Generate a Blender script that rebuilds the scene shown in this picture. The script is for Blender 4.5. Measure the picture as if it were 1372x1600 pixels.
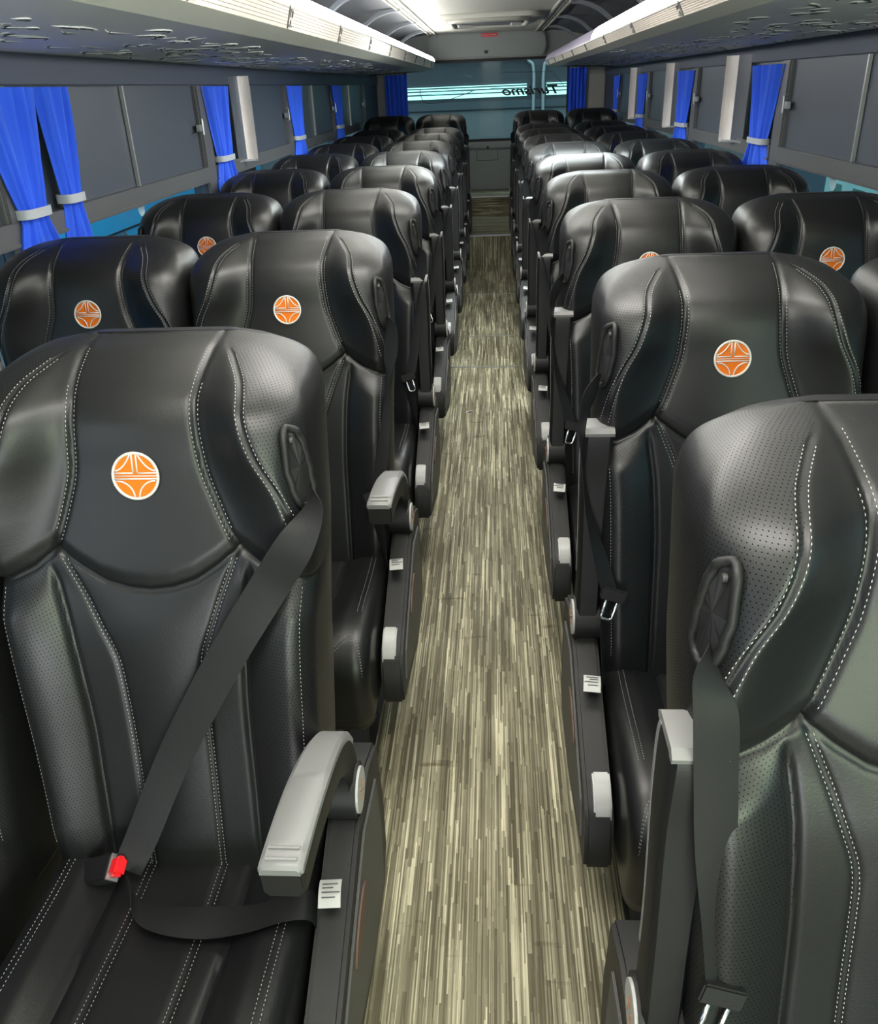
import bpy, math, random
import numpy as np
from mathutils import Vector, Matrix
random.seed(7)
S = bpy.context.scene
for o in list(bpy.data.objects): bpy.data.objects.remove(o)
COL = S.collection

# ------------------------------------------------------------------ camera
CF, TH, YAW, ROLL, CH = 1300.0, .4718, .0763, -.0415, 1.38
c_, s_ = math.cos, math.sin
fw = Vector((-s_(YAW)*c_(TH), c_(YAW)*c_(TH), -s_(TH)))
rt = Vector((c_(YAW), s_(YAW), 0)); up = rt.cross(fw)
r2 = rt*c_(ROLL)+up*s_(ROLL); u2 = -rt*s_(ROLL)+up*c_(ROLL)
cd = bpy.data.cameras.new('camera'); cam = bpy.data.objects.new('camera', cd); COL.objects.link(cam)
cam.matrix_world = Matrix(((r2.x, u2.x, -fw.x, 0), (r2.y, u2.y, -fw.y, 0), (r2.z, u2.z, -fw.z, CH), (0, 0, 0, 1)))
cd.sensor_fit = 'HORIZONTAL'; cd.sensor_width = 36; cd.lens = 36*CF/1372; cd.clip_start = .02; cd.clip_end = 100
S.camera = cam
# ------------------------------------------------------------------ light and exposure
S.view_settings.view_transform = 'Standard'; S.view_settings.look = 'None'
S.view_settings.gamma = 1; S.view_settings.use_curve_mapping = False
S.view_settings.exposure = 0.75
W = bpy.data.worlds.new('world'); S.world = W; W.use_nodes = True
W.node_tree.nodes['Background'].inputs[0].default_value = (.52, .58, .62, 1)
W.node_tree.nodes['Background'].inputs[1].default_value = 3.0
STRIP_L, STRIP_R = 22.0, 22.0        # emission of the rack light strips
def area(name, loc, target, sx, sy, power, col):
    ld = bpy.data.lights.new(name, 'AREA'); ld.shape = 'RECTANGLE'; ld.size = sx; ld.size_y = sy
    ld.energy = power; ld.color = col
    o = bpy.data.objects.new(name, ld); COL.objects.link(o); o.location = loc
    o.rotation_euler = (Vector(target)-Vector(loc)).to_track_quat('-Z', 'Y').to_euler(); return o
# daylight through the windscreen and the open entrance door behind the camera
area('windscreen_light', (-.1, -2.05, 1.55), (0, 3, 1.0), 1.9, .45, 4, (.95, 1, .93))
area('door_light', (.95, -1.2, 1.1), (.4, 1.0, .7), .9, 1.2, 30, (.84, 1, .68))
for k_, (y_, e_) in enumerate(((.3, 10), (1.5, 10), (2.8, 6), (4.2, 2.5), (5.4, 1.5))):
    area('aisle_fill_light', (-.055, y_, 1.80), (-.055, y_, 0), .75, .5, e_, (1, .97, .90))  # added fill above the aisle for headrest highlights, not known fittings

area('low_fill_light', (-.05, -1.9, .25), (-.05, 2.5, 1.6), 1.2, .3, 20, (.93, .97, 1))  # added low uplight to brighten the rack undersides
area('yard_fill_light', (-2.2, 4.5, 2.6), (-3.0, 4.5, .6), .5, 6, 120, (.9, 1, 1))  # added fill to brighten the parked bus outside the left windows
# ------------------------------------------------------------------ materials
def N(nt, t, **k):
    n = nt.nodes.new(t)
    for a, b in k.items(): setattr(n, a, b)
    return n
def mat(name, col, rough=.5, metal=0, spec=.5, emit=None, estr=0, bump=None, coat=0):
    m = bpy.data.materials.new(name); m.use_nodes = True; nt = m.node_tree; b = nt.nodes['Principled BSDF']
    b.inputs['Base Color'].default_value = (*col, 1); b.inputs['Roughness'].default_value = rough
    b.inputs['Metallic'].default_value = metal; b.inputs['Specular IOR Level'].default_value = spec
    b.inputs['Coat Weight'].default_value = coat
    if emit: b.inputs['Emission Color'].default_value = (*emit, 1); b.inputs['Emission Strength'].default_value = estr
    if bump:
        tc = N(nt, 'ShaderNodeTexCoord'); nz = N(nt, 'ShaderNodeTexNoise'); nz.inputs['Scale'].default_value = bump[0]
        nz.inputs['Detail'].default_value = 3
        bp = N(nt, 'ShaderNodeBump'); bp.inputs['Strength'].default_value = bump[1]; bp.inputs['Distance'].default_value = bump[2]
        nt.links.new(tc.outputs['Object'], nz.inputs['Vector']); nt.links.new(nz.outputs['Fac'], bp.inputs['Height'])
        nt.links.new(bp.outputs[0], b.inputs['Normal'])
    return m
def math_n(nt, op, a, b=None, clamp=False):
    n = N(nt, 'ShaderNodeMath', operation=op); n.use_clamp = clamp
    for i, v in enumerate((a, b)):
        if v is None: continue
        if isinstance(v, (int, float)): n.inputs[i].default_value = v
        else: nt.links.new(v, n.inputs[i])
    return n.outputs[0]
LEA = (.0072, .0074, .0078)
def leather(name, perf=False, col=LEA, rough=.40):
    m = mat(name, col, rough, bump=(420, .25, .0006), spec=.44)
    nt = m.node_tree; b = nt.nodes['Principled BSDF']
    if perf:
        tc = N(nt, 'ShaderNodeTexCoord'); sp = N(nt, 'ShaderNodeSeparateXYZ'); nt.links.new(tc.outputs['UV'], sp.inputs[0])
        P = .0046
        u = math_n(nt, 'DIVIDE', sp.outputs['X'], P); v = math_n(nt, 'DIVIDE', sp.outputs['Y'], P)
        row = math_n(nt, 'FLOOR', v); off = math_n(nt, 'MULTIPLY', math_n(nt, 'MODULO', row, 2), .5)
        fu = math_n(nt, 'SUBTRACT', math_n(nt, 'FRACT', math_n(nt, 'ADD', u, off)), .5)
        fv = math_n(nt, 'SUBTRACT', math_n(nt, 'FRACT', v), .5)
        d = math_n(nt, 'SQRT', math_n(nt, 'ADD', math_n(nt, 'MULTIPLY', fu, fu), math_n(nt, 'MULTIPLY', fv, fv)))
        hole = math_n(nt, 'LESS_THAN', d, .13)
        mx = N(nt, 'ShaderNodeMix', data_type='RGBA'); nt.links.new(hole, mx.inputs[0])
        mx.inputs[6].default_value = (*col, 1); mx.inputs[7].default_value = (.003, .003, .003, 1)
        nt.links.new(mx.outputs[2], b.inputs['Base Color'])
        nt.links.new(math_n(nt, 'MULTIPLY_ADD' if False else 'ADD', math_n(nt, 'MULTIPLY', hole, .5), rough), b.inputs['Roughness'])
        nt.links.new(math_n(nt, 'SUBTRACT', .5, math_n(nt, 'MULTIPLY', hole, .5)), b.inputs['Specular IOR Level'])
    return m
M_lea = leather('black_leather'); M_perf = leather('black_perforated_leather', True)
M_stitch = mat('white_thread', (.42, .42, .40), .6)
M_plas = mat('black_plastic', (.009, .009, .009), .5, spec=.36, bump=(700, .3, .0008))
M_plasg = mat('dark_grey_plastic', (.05, .051, .05), .5, bump=(600, .3, .0008))
M_pad = mat('silver_grey_pad', (.17, .17, .167), .45, bump=(500, .2, .0006))
M_white = mat('white_plastic', (.38, .38, .37), .35)
M_web = mat('belt_webbing', (.011, .011, .0115), .5, spec=.3, bump=(900, .3, .0006))
M_metal = mat('chrome', (.6, .6, .6), .2, 1)
M_blk = mat('matt_black', (.006, .006, .006), .6)
M_orange = mat('orange_enamel', (.58, .125, .004), .5, spec=.2)
M_silver = mat('embroidered_silver', (.50, .49, .45), .4)
M_bronze = mat('bronze_mark', (.28, .12, .05), .4)
M_red = mat('red_button', (.7, .01, .015), .35)
M_label = mat('white_label', (.45, .45, .43), .6)
M_ink = mat('label_ink', (.1, .1, .1), .7)
M_frame = mat('window_frame_grey', (.085, .088, .093), .42)
M_wall = mat('side_trim_navy_grey', (.038, .050, .082), .6, bump=(60, .1, .001))
M_film = mat('dark_window_film', (.048, .060, .083), .45, spec=.45)  # also the painted shade on the near part of the curved blinds
M_alu = mat('brushed_aluminium', (.45, .45, .46), .35, .8)
M_ceil = mat('ceiling_cream', (.42, .42, .38), .5)
M_ceilg = mat('ceiling_grey', (.10, .106, .12), .55)
M_rib = mat('rib_grey', (.17, .185, .21), .5)
M_chan = mat('channel_cream', (.32, .32, .28), .45)
M_under = mat('rack_vinyl_grey', (.84, .85, .84), .5, bump=(300, .15, .0008))
M_rim = mat('rack_rim_cream', (.80, .81, .70), .5)
M_slat = mat('rack_slat_cream', (.56, .51, .45), .5)
M_tube = mat('unlit_lens_lilac', (.42, .38, .52), .3)
M_litL = mat('lit_lens_left', (.9, .9, .9), .3, emit=(1, .985, .94), estr=STRIP_L)
M_litR = mat('lit_lens_right', (.9, .9, .9), .3, emit=(1, .985, .94), estr=STRIP_R)
M_mark_l = mat('emboss_painted_lit', (.95, .95, .95), .4)  # light catching the embossed swirls, put into the colour
M_mark_d = mat('emboss_painted_shade', (.06, .065, .075), .5)  # shaded side of the embossed swirls, put into the colour
M_tie = mat('grey_tie_band', (.42, .46, .50), .5)
M_blind_lit = mat('blind_lit_cream', (.78, .72, .68), .6)  # paler colour stands in for light on the blind edge
M_panelg = mat('rear_panel_grey', (.23, .25, .25), .5)
M_sign = mat('red_sign', (.65, .03, .05), .5)
def curtain_mat():
    m = mat('blue_curtain', (.03, .115, .80), .75, spec=.2, bump=(900, .3, .001)); b = m.node_tree.nodes['Principled BSDF']
    b.inputs['Sheen Weight'].default_value = .4; b.inputs['Sheen Tint'].default_value = (.3, .5, 1, 1)
    return m
M_cur = curtain_mat()
def glass_mat(name, col, a):
    m = bpy.data.materials.new(name); m.use_nodes = True; nt = m.node_tree; nt.nodes.clear()
    out = N(nt, 'ShaderNodeOutputMaterial'); tr = N(nt, 'ShaderNodeBsdfTransparent'); gl = N(nt, 'ShaderNodeBsdfGlossy'); mx = N(nt, 'ShaderNodeMixShader')
    tr.inputs[0].default_value = (*col, 1); gl.inputs['Roughness'].default_value = .04; mx.inputs[0].default_value = a
    nt.links.new(tr.outputs[0], mx.inputs[1]); nt.links.new(gl.outputs[0], mx.inputs[2]); nt.links.new(mx.outputs[0], out.inputs[0]); return m
M_glass = glass_mat('tinted_glass', (.76, .88, .90), .03)
def floor_mat(name, swap=False):
    m = mat(name, (.2, .18, .13), .55, spec=.14); nt = m.node_tree; b = nt.nodes['Principled BSDF']; L = nt.links
    tc = N(nt, 'ShaderNodeTexCoord'); sp = N(nt, 'ShaderNodeSeparateXYZ'); L.new(tc.outputs['Object'], sp.inputs[0])
    if swap:
        X = math_n(nt, 'ADD', sp.outputs['Y'], sp.outputs['Z']); Y = sp.outputs['X']
    else:
        X, Y = sp.outputs['X'], math_n(nt, 'ADD', sp.outputs['Y'], sp.outputs['Z'])
    def layer(w, ln, seed):
        cx = math_n(nt, 'FLOOR', math_n(nt, 'DIVIDE', X, w)); wn = N(nt, 'ShaderNodeTexWhiteNoise', noise_dimensions='2D')
        cv = N(nt, 'ShaderNodeCombineXYZ'); L.new(cx, cv.inputs[0]); cv.inputs[1].default_value = seed; L.new(cv.outputs[0], wn.inputs['Vector'])
        yy = math_n(nt, 'FLOOR', math_n(nt, 'DIVIDE', math_n(nt, 'ADD', Y, math_n(nt, 'MULTIPLY', wn.outputs['Value'], 7)), ln))
        c2 = N(nt, 'ShaderNodeCombineXYZ'); L.new(cx, c2.inputs[0]); L.new(yy, c2.inputs[1]); c2.inputs[2].default_value = seed
        w2 = N(nt, 'ShaderNodeTexWhiteNoise', noise_dimensions='3D'); L.new(c2.outputs[0], w2.inputs['Vector']); return w2.outputs['Value']
    a = layer(.0028, .19, 1.5); c = layer(.0075, .33, 4.5); e = layer(.0014, .11, 9.5)
    nz = N(nt, 'ShaderNodeTexNoise'); mp = N(nt, 'ShaderNodeMapping'); mp.inputs['Scale'].default_value = (9, 3, 3) if not swap else (3, 9, 9)
    L.new(tc.outputs['Object'], mp.inputs[0]); L.new(mp.outputs[0], nz.inputs['Vector']); nz.inputs['Scale'].default_value = 1; nz.inputs['Detail'].default_value = 5
    v = math_n(nt, 'ADD', math_n(nt, 'MULTIPLY', a, .33), math_n(nt, 'MULTIPLY', c, .26))
    v = math_n(nt, 'ADD', v, math_n(nt, 'MULTIPLY', e, .12)); v = math_n(nt, 'ADD', v, math_n(nt, 'MULTIPLY', nz.outputs['Fac'], .42))
    r = N(nt, 'ShaderNodeValToRGB'); L.new(v, r.inputs[0]); cr = r.color_ramp
    cr.elements[0].position = .22; cr.elements[0].color = (.055, .047, .026, 1)
    cr.elements[1].position = .90; cr.elements[1].color = (.66, .60, .42, 1)
    for p, cc in ((.42, (.105, .093, .056)), (.55, (.175, .158, .102)), (.68, (.285, .262, .175)), (.78, (.48, .45, .31))):
        q = cr.elements.new(p); q.color = (*cc, 1)
    # worn scuffs lying across the floor
    n2 = N(nt, 'ShaderNodeTexNoise'); m2 = N(nt, 'ShaderNodeMapping'); m2.inputs['Scale'].default_value = (5, 22, 5)
    L.new(tc.outputs['Object'], m2.inputs[0]); L.new(m2.outputs[0], n2.inputs['Vector']); n2.inputs['Scale'].default_value = 1; n2.inputs['Detail'].default_value = 4
    r2_ = N(nt, 'ShaderNodeValToRGB'); L.new(n2.outputs['Fac'], r2_.inputs[0]); r2_.color_ramp.elements[0].position = .66; r2_.color_ramp.elements[1].position = .74
    r2_.color_ramp.elements[0].color = (1, 1, 1, 1); r2_.color_ramp.elements[1].color = (.55, .5, .45, 1)
    mx = N(nt, 'ShaderNodeMix', data_type='RGBA', blend_type='MULTIPLY'); mx.inputs[0].default_value = 1
    L.new(r.outputs[0], mx.inputs[6]); L.new(r2_.outputs[0], mx.inputs[7]); L.new(mx.outputs[2], b.inputs['Base Color'])
    return m
M_floor = floor_mat('striped_vinyl'); M_floorx = floor_mat('striped_vinyl_across', True)

# ------------------------------------------------------------------ mesh helpers
class MB:
    def __init__(s): s.v = []; s.f = []; s.m = []
    def add(s, vs, fs, mi=0):
        n = len(s.v); s.v += [tuple(v) for v in vs]; s.f += [tuple(i+n for i in f) for f in fs]; s.m += [mi]*len(fs); return s
    def box(s, a, b, mi=0):
        x0, y0, z0 = a; x1, y1, z1 = b
        return s.add([(x0,y0,z0),(x1,y0,z0),(x1,y1,z0),(x0,y1,z0),(x0,y0,z1),(x1,y0,z1),(x1,y1,z1),(x0,y1,z1)],
              [(0,3,2,1),(4,5,6,7),(0,1,5,4),(1,2,6,5),(2,3,7,6),(3,0,4,7)], mi)
    def bar(s, p, q, w, h, upv=(0,0,1), mi=0):
        p, q = Vector(p), Vector(q); d = (q-p).normalized(); u = Vector(upv); a = d.cross(u).normalized(); b = a.cross(d)
        vs = [c+a*i*w/2+b*j*h/2 for c in (p, q) for i, j in ((-1,-1),(1,-1),(1,1),(-1,1))]
        return s.add(vs, [(0,1,2,3),(7,6,5,4),(0,4,5,1),(1,5,6,2),(2,6,7,3),(3,7,4,0)], mi)
    def tube(s, pts, r, n=8, mi=0, closed=False):
        pts = [Vector(p) for p in pts]; K = len(pts); vs = []; prev = None
        for i, p in enumerate(pts):
            if closed: t = pts[(i+1) % K]-pts[i-1]
            else: t = pts[min(i+1, K-1)]-pts[max(i-1, 0)]
            t.normalize(); a = prev if prev else (Vector((0,0,1)) if abs(t.z) < .9 else Vector((1,0,0)))
            a = (a-t*a.dot(t)).normalized(); prev = a; b = t.cross(a); rr = r[i] if isinstance(r, (list, tuple)) else r
            vs += [p+a*rr*math.cos(2*math.pi*j/n)+b*rr*math.sin(2*math.pi*j/n) for j in range(n)]
        fs = []
        for i in range(K if closed else K-1):
            for j in range(n):
                k = (i+1) % K; fs.append((i*n+j, i*n+(j+1) % n, k*n+(j+1) % n, k*n+j))
        if not closed: fs += [tuple(range(n-1, -1, -1)), tuple((K-1)*n+j for j in range(n))]
        return s.add(vs, fs, mi)
    def prism(s, poly, axis, a, b, mi=0):
        """poly in the two other axes, extruded along axis from a to b"""
        def P(p, t):
            if axis == 'x': return (t, p[0], p[1])
            if axis == 'y': return (p[0], t, p[1])
            return (p[0], p[1], t)
        n = len(poly); vs = [P(p, a) for p in poly]+[P(p, b) for p in poly]
        fs = [tuple(range(n))[::-1], tuple(range(n, 2*n))]+[(i, (i+1) % n, n+(i+1) % n, n+i) for i in range(n)]
        return s.add(vs, fs, mi)
    def disc(s, c, nrm, r, h, n=28, mi=0):
        c = Vector(c); nrm = Vector(nrm).normalized(); return s.tube([c, c+nrm*h], r, n, mi)
def new_obj(name, me, parent=None):
    o = bpy.data.objects.new(name, me); COL.objects.link(o)
    if parent: o.parent = parent
    return o
def mesh(name, mb, mats, smooth=False, bevel=0):
    if not isinstance(mats, (list, tuple)): mats = [mats]
    me = bpy.data.meshes.new(name); me.from_pydata(mb.v, [], mb.f); me.update()
    for m in mats: me.materials.append(m)
    if len(mats) > 1: me.polygons.foreach_set('material_index', mb.m)
    import bmesh
    bm = bmesh.new(); bm.from_mesh(me); bmesh.ops.recalc_face_normals(bm, faces=bm.faces)
    if bevel: bmesh.ops.bevel(bm, geom=[e for e in bm.edges if len(e.link_faces) == 2 and e.calc_face_angle(0) > .5], offset=bevel, segments=2, affect='EDGES', clamp_overlap=True)
    bm.to_mesh(me); bm.free()
    if smooth:
        me.polygons.foreach_set('use_smooth', [True]*len(me.polygons))
        if smooth == 'auto': me.set_sharp_from_angle(angle=math.radians(40))
    return me
def part(name, mb, mats, parent, **k): return new_obj(name, mesh(name, mb, mats, **k), parent)
def struct(name, mb, mats, **k):
    o = new_obj(name, mesh(name, mb, mats, **k)); o['kind'] = 'structure'; return o
def tag(o, label, cat, group=None):
    o['label'] = label; o['category'] = cat
    if group: o['group'] = group
    return o
def empty(name, loc, label, cat, group=None):
    o = bpy.data.objects.new(name, None); COL.objects.link(o); o.location = loc; o.empty_display_size = .05; return tag(o, label, cat, group)
def sm(t): t = min(1, max(0, t)); return t*t*(3-2*t)
_LUT = {}
def ip(x, xs, ys):
    """monotone cubic interpolation, tabulated"""
    k = (id(xs), id(ys)) if len(xs) > 4 or True else None
    T = _LUT.get(k)
    if T is None:
        X, Y = np.array(xs, float), np.array(ys, float); h = np.diff(X); d = np.diff(Y)/h; m = np.zeros(len(X)); m[0], m[-1] = d[0], d[-1]
        for i in range(1, len(X)-1):
            if d[i-1]*d[i] > 0: w1, w2 = 2*h[i]+h[i-1], h[i]+2*h[i-1]; m[i] = (w1+w2)/(w1/d[i-1]+w2/d[i])
        q = np.linspace(X[0], X[-1], 1201); j = np.clip(np.searchsorted(X, q, side='right')-1, 0, len(X)-2); t = (q-X[j])/h[j]
        tab = (2*t**3-3*t**2+1)*Y[j]+(t**3-2*t**2+t)*h[j]*m[j]+(-2*t**3+3*t**2)*Y[j+1]+(t**3-t**2)*h[j]*m[j+1]
        T = (X[0], 1200/(X[-1]-X[0]), tab.tolist(), xs, ys); _LUT[k] = T
    u = (x-T[0])*T[1]
    if u <= 0: return T[2][0]
    if u >= 1200: return T[2][1200]
    i = int(u); return T[2][i]+(T[2][i+1]-T[2][i])*(u-i)
def cat_rom(pts, n):
    """smooth curve through points (tuples of any length)"""
    P = [np.array(p, float) for p in pts]; P = [2*P[0]-P[1]]+P+[2*P[-1]-P[-2]]; out = []
    for i in range(1, len(P)-2):
        for k in range(n):
            t = k/n; a, b, c, d = P[i-1], P[i], P[i+1], P[i+2]
            out.append(.5*((2*b)+(-a+c)*t+(2*a-5*b+4*c-d)*t*t+(-a+3*b-3*c+d)*t**3))
    out.append(P[-2]); return out

# ================================================================== THE BUS SHELL
XL_, XR_ = -1.145, 1.095           # side wall faces
Y0, Y1 = -2.2, 9.2
RY = 7.32; RZ = .25                # first rear step
fl = MB().box((XL_-.1, Y0, -.05), (XR_+.1, RY, 0)); struct('floor', fl, M_floor)
pf = MB().box((XL_-.1, RY, -.05), (XR_+.1, RY+.012, RZ)); struct('trim_1', pf, M_floor)
pf = MB().box((XL_-.1, RY+.012, -.05), (XR_+.1, 8.55, RZ)).box((XL_-.1, 8.55, -.05), (XR_+.1, Y1, .42)); struct('trim_2', pf, M_floorx)
tr = MB().box((-.28, RY-.012, RZ-.004), (.2, RY+.035, RZ+.006)).box((-.28, 8.545, .416), (.2, 8.57, .425)); struct('trim_3', tr, M_alu)
tr = MB().box((-.30, 4.437, 0), (.235, 4.452, .003)).box((-.30, 5.075, 0), (.235, 5.085, .002)).box((-.30, 6.23, 0), (.235, 6.236, .0015))
for x in (-.24, .18):
    for y in (4.52, 5.03): tr.disc((x, y, 0), (0, 0, 1), .008, .003, 12)
struct('trim_4', tr, M_alu)

POST = [-1.0, .53, 2.05, 3.57, 5.09, 6.61, 8.13]
ZG0, ZG1, ZR = 1.13, 1.42, 1.075   # upper panes, rail bottom
def side_wall(x, sgn, side):
    o = sgn*.06
    def bx(mb, xa, xb, ya, yb, za, zb): mb.box((min(xa, xb), ya, za), (max(xa, xb), yb, zb))
    w = MB(); bx(w, x, x+o, Y0, Y1, -.05, .72); bx(w, x, x+o, Y0, Y1, ZG1, 1.9)
    bx(w, x-sgn*.012, x+o, Y0, Y1, ZG1+.003, 1.49)
    bx(w, x, x+o, 8.13, Y1, .72, ZG1)
    for y in POST: bx(w, x, x+o, y-.05, y+.05, .72, ZG1)
    bx(w, x, x+o, Y0, POST[0]-.05, .72, ZG1)
    struct('wall_'+side, w, M_wall)
    for k in range(len(POST)-1):
        a, b = POST[k]+.05, POST[k+1]-.05
        if b < 1.5: continue
        root = bpy.data.objects.new('window_%d' % (k+(0 if side == 'left' else 10)), None); COL.objects.link(root)
        root.location = (x, (a+b)/2, ZR); root['kind'] = 'structure'
        cy, cz = (a+b)/2, ZR
        def L(mb): mb.v = [(v[0]-x, v[1]-cy, v[2]-cz) for v in mb.v]; return mb
        f = MB(); bx(f, x-sgn*.016, x+o*.5, a, b, ZR+.008, ZG0); bx(f, x-sgn*.02, x, a, b, ZR, ZR+.010)
        for yy in (a, b-.02): bx(f, x-sgn*.008, x+o*.5, yy, yy+.02, ZG0, ZG1)
        part('window_frame', L(f), M_frame, root, bevel=.002)
        m = (a+b)/2+.02; f = MB(); bx(f, x-sgn*.001, x+sgn*.010, m-.004, m+.004, ZG0, ZG1); part('divider', L(f), M_alu, root)
        f = MB(); bx(f, x+sgn*.012, x+sgn*.016, a+.02, m+.012, ZG0, ZG1); part('pane', L(f), M_film, root)
        f = MB(); bx(f, x+sgn*.004, x+sgn*.008, m+.006, b-.02, ZG0, ZG1); part('pane', L(f), M_film, root)
        f = MB(); bx(f, x+sgn*.03, x+sgn*.034, a, b, .72, ZR); part('lower_pane', L(f), M_glass, root)
        f = MB(); g = x-sgn*.02; yy = b-.05
        bx(f, x-sgn*.008, g, yy-.012, yy+.03, 1.262, 1.285); f.tube([(g, yy-.012, 1.245), (g-sgn*.014, yy-.012, 1.25), (g-sgn*.014, yy-.012, 1.305), (g, yy-.012, 1.31)], .004)
        part('latch', L(f), M_alu, root)
side_wall(XL_, -1, 'left'); side_wall(XR_, 1, 'right')
# pillar covers standing proud beside the windows
for sgn, x in ((-1, XL_), (1, XR_)):
    f = MB()
    for y in POST[2:]:
        xa, xb = sorted((x-sgn*.014, x-sgn*.001)); f.box((xa, y-.06, .5), (xb, y+.045, ZG1))
    struct('trim_%d' % (5 if sgn < 0 else 6), f, M_frame, bevel=.003)
struct('wall_front', MB().box((XL_-.1, Y0-.05, -.05), (XR_+.1, Y0, 1.95)), M_ceilg)

# ceiling
CX0, CX1, CZ = -.525, .41, 1.83
def strip_poly(pts, y0, y1, th=.02):
    mb = MB(); n = len(pts); 
    for i in range(n-1):
        (x0, z0), (x1, z1) = pts[i], pts[i+1]
        mb.add([(x0,y0,z0),(x1,y0,z1),(x1,y1,z1),(x0,y1,z0),(x0,y0,z0+th),(x1,y0,z1+th),(x1,y1,z1+th),(x0,y1,z0+th)],
               [(0,3,2,1),(4,5,6,7),(0,1,5,4),(1,2,6,5),(2,3,7,6),(3,0,4,7)])
    return mb
struct('ceiling', MB().box((CX0, Y0, CZ), (CX1, Y1, CZ+.03)), M_ceil)
cl = strip_poly([(-1.15, 1.60), (-1.10, 1.70), (-.98, 1.775), (-.80, 1.815), (-.60, CZ+.004)], Y0, Y1)
cr_ = strip_poly([(.49, CZ+.004), (.70, 1.815), (.90, 1.775), (1.04, 1.70), (1.10, 1.60)], Y0, Y1)
cl.add(cr_.v, cr_.f); struct('trim_7', cl, M_ceilg)
ch = MB()
for a, b in ((-.60, CX0), (CX1, .485)):
    ch.box((a, Y0, CZ-.004), (b, Y1, CZ+.02)); m = (a+b)/2
    ch.box((a-.003, Y0, CZ-.016), (a+.012, Y1, CZ)); ch.box((b-.012, Y0, CZ-.016), (b+.003, Y1, CZ)); ch.box((m-.006, Y0, CZ-.012), (m+.006, Y1, CZ))
struct('trim_8', ch, M_chan, bevel=.002)

# rear wall with the window
WX0, WX1, WZ0, WZ1 = -.86, .735, .885, 1.60
rw = MB().box((XL_-.1, Y1, -.05), (XR_+.1, Y1+.05, .80))
rw.box((XL_-.1, Y1, .80), (WX0, Y1+.05, 1.9)).box((WX1, Y1, .80), (XR_+.1, Y1+.05, 1.9)).box((WX0, Y1, .80), (WX1, Y1+.05, WZ0)).box((WX0, Y1, WZ1), (WX1, Y1+.05, 1.9))
struct('wall_back', rw, M_panelg)
rs = MB().box((-.9, Y1-.03, .81), (.8, Y1, .872)); rs.box((-.255, Y1-.02, .42), (.175, Y1, .795)); struct('trim_9', rs, M_panelg, bevel=.006)
wr = bpy.data.objects.new('window_30', None); COL.objects.link(wr); wr.location = (-.06, Y1, WZ0); wr['kind'] = 'structure'
def loc_(mb, p): mb.v = [(v[0]-p[0], v[1]-p[1], v[2]-p[2]) for v in mb.v]; return mb
PW = (-.06, Y1, WZ0)
g = MB().box((WX0, Y1-.005, WZ0-.012), (WX1, Y1+.02, WZ0+.014)).box((WX0, Y1-.005, WZ1-.014), (WX1, Y1+.02, WZ1+.01))
g.box((WX0-.01, Y1-.005, WZ0), (WX0+.012, Y1+.02, WZ1)).box((WX1-.012, Y1-.005, WZ0), (WX1+.01, Y1+.02, WZ1))
part('gasket', loc_(g, PW), M_blk, wr)
tp = [(WX0, Y1+.075, WZ0), (WX1, Y1+.075, WZ0), (WX1, Y1+.012, WZ1), (WX0, Y1+.012, WZ1)]; tp += [(x, y+.006, z) for x, y, z in tp]
part('pane', loc_(MB().add(tp, [(0,1,2,3),(7,6,5,4),(0,4,5,1),(1,5,6,2),(2,6,7,3),(3,7,4,0)]), PW), M_glass, wr)
# thin heater wires and the cable loop across the pane
g = MB(); g.tube(cat_rom([(-.84, Y1+.015, 1.315), (-.3, Y1+.015, 1.33), (.08, Y1+.015, 1.355)], 6), .0018, 5)
g.tube(cat_rom([(-.72, Y1+.01, 1.37), (-.71, Y1+.01, 1.30), (-.66, Y1+.01, 1.245), (-.5, Y1+.01, 1.25), (-.2, Y1+.01, 1.33)], 6), .0032, 6)
g.tube([(.10, Y1+.012, 1.485), (.58, Y1+.012, 1.475), (.70, Y1+.012, 1.34)], .0025, 5)
part('wire', loc_(g, PW), M_blk, wr)
# Turismo lettering on the outside of the pane reads backwards from inside
cu = bpy.data.curves.new('rear_lettering', 'FONT'); cu.body = 'Turismo'; cu.size = .135; cu.extrude = .002; cu.shear = .35; cu.align_x = 'CENTER'; cu.offset = .003
o = bpy.data.objects.new('tmp', cu); COL.objects.link(o)
dg = bpy.context.evaluated_depsgraph_get(); me = bpy.data.meshes.new_from_object(o.evaluated_get(dg)); bpy.data.objects.remove(o)
me.materials.clear(); me.materials.append(M_blk)
for v in me.vertices: x, y, z = v.co; v.co = (-x*1.22, Y1+.018-PW[1]+z, y*.8)
o = new_obj('lettering', me, wr); o.location = (.385+.06, 0, 1.285-WZ0)

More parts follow.
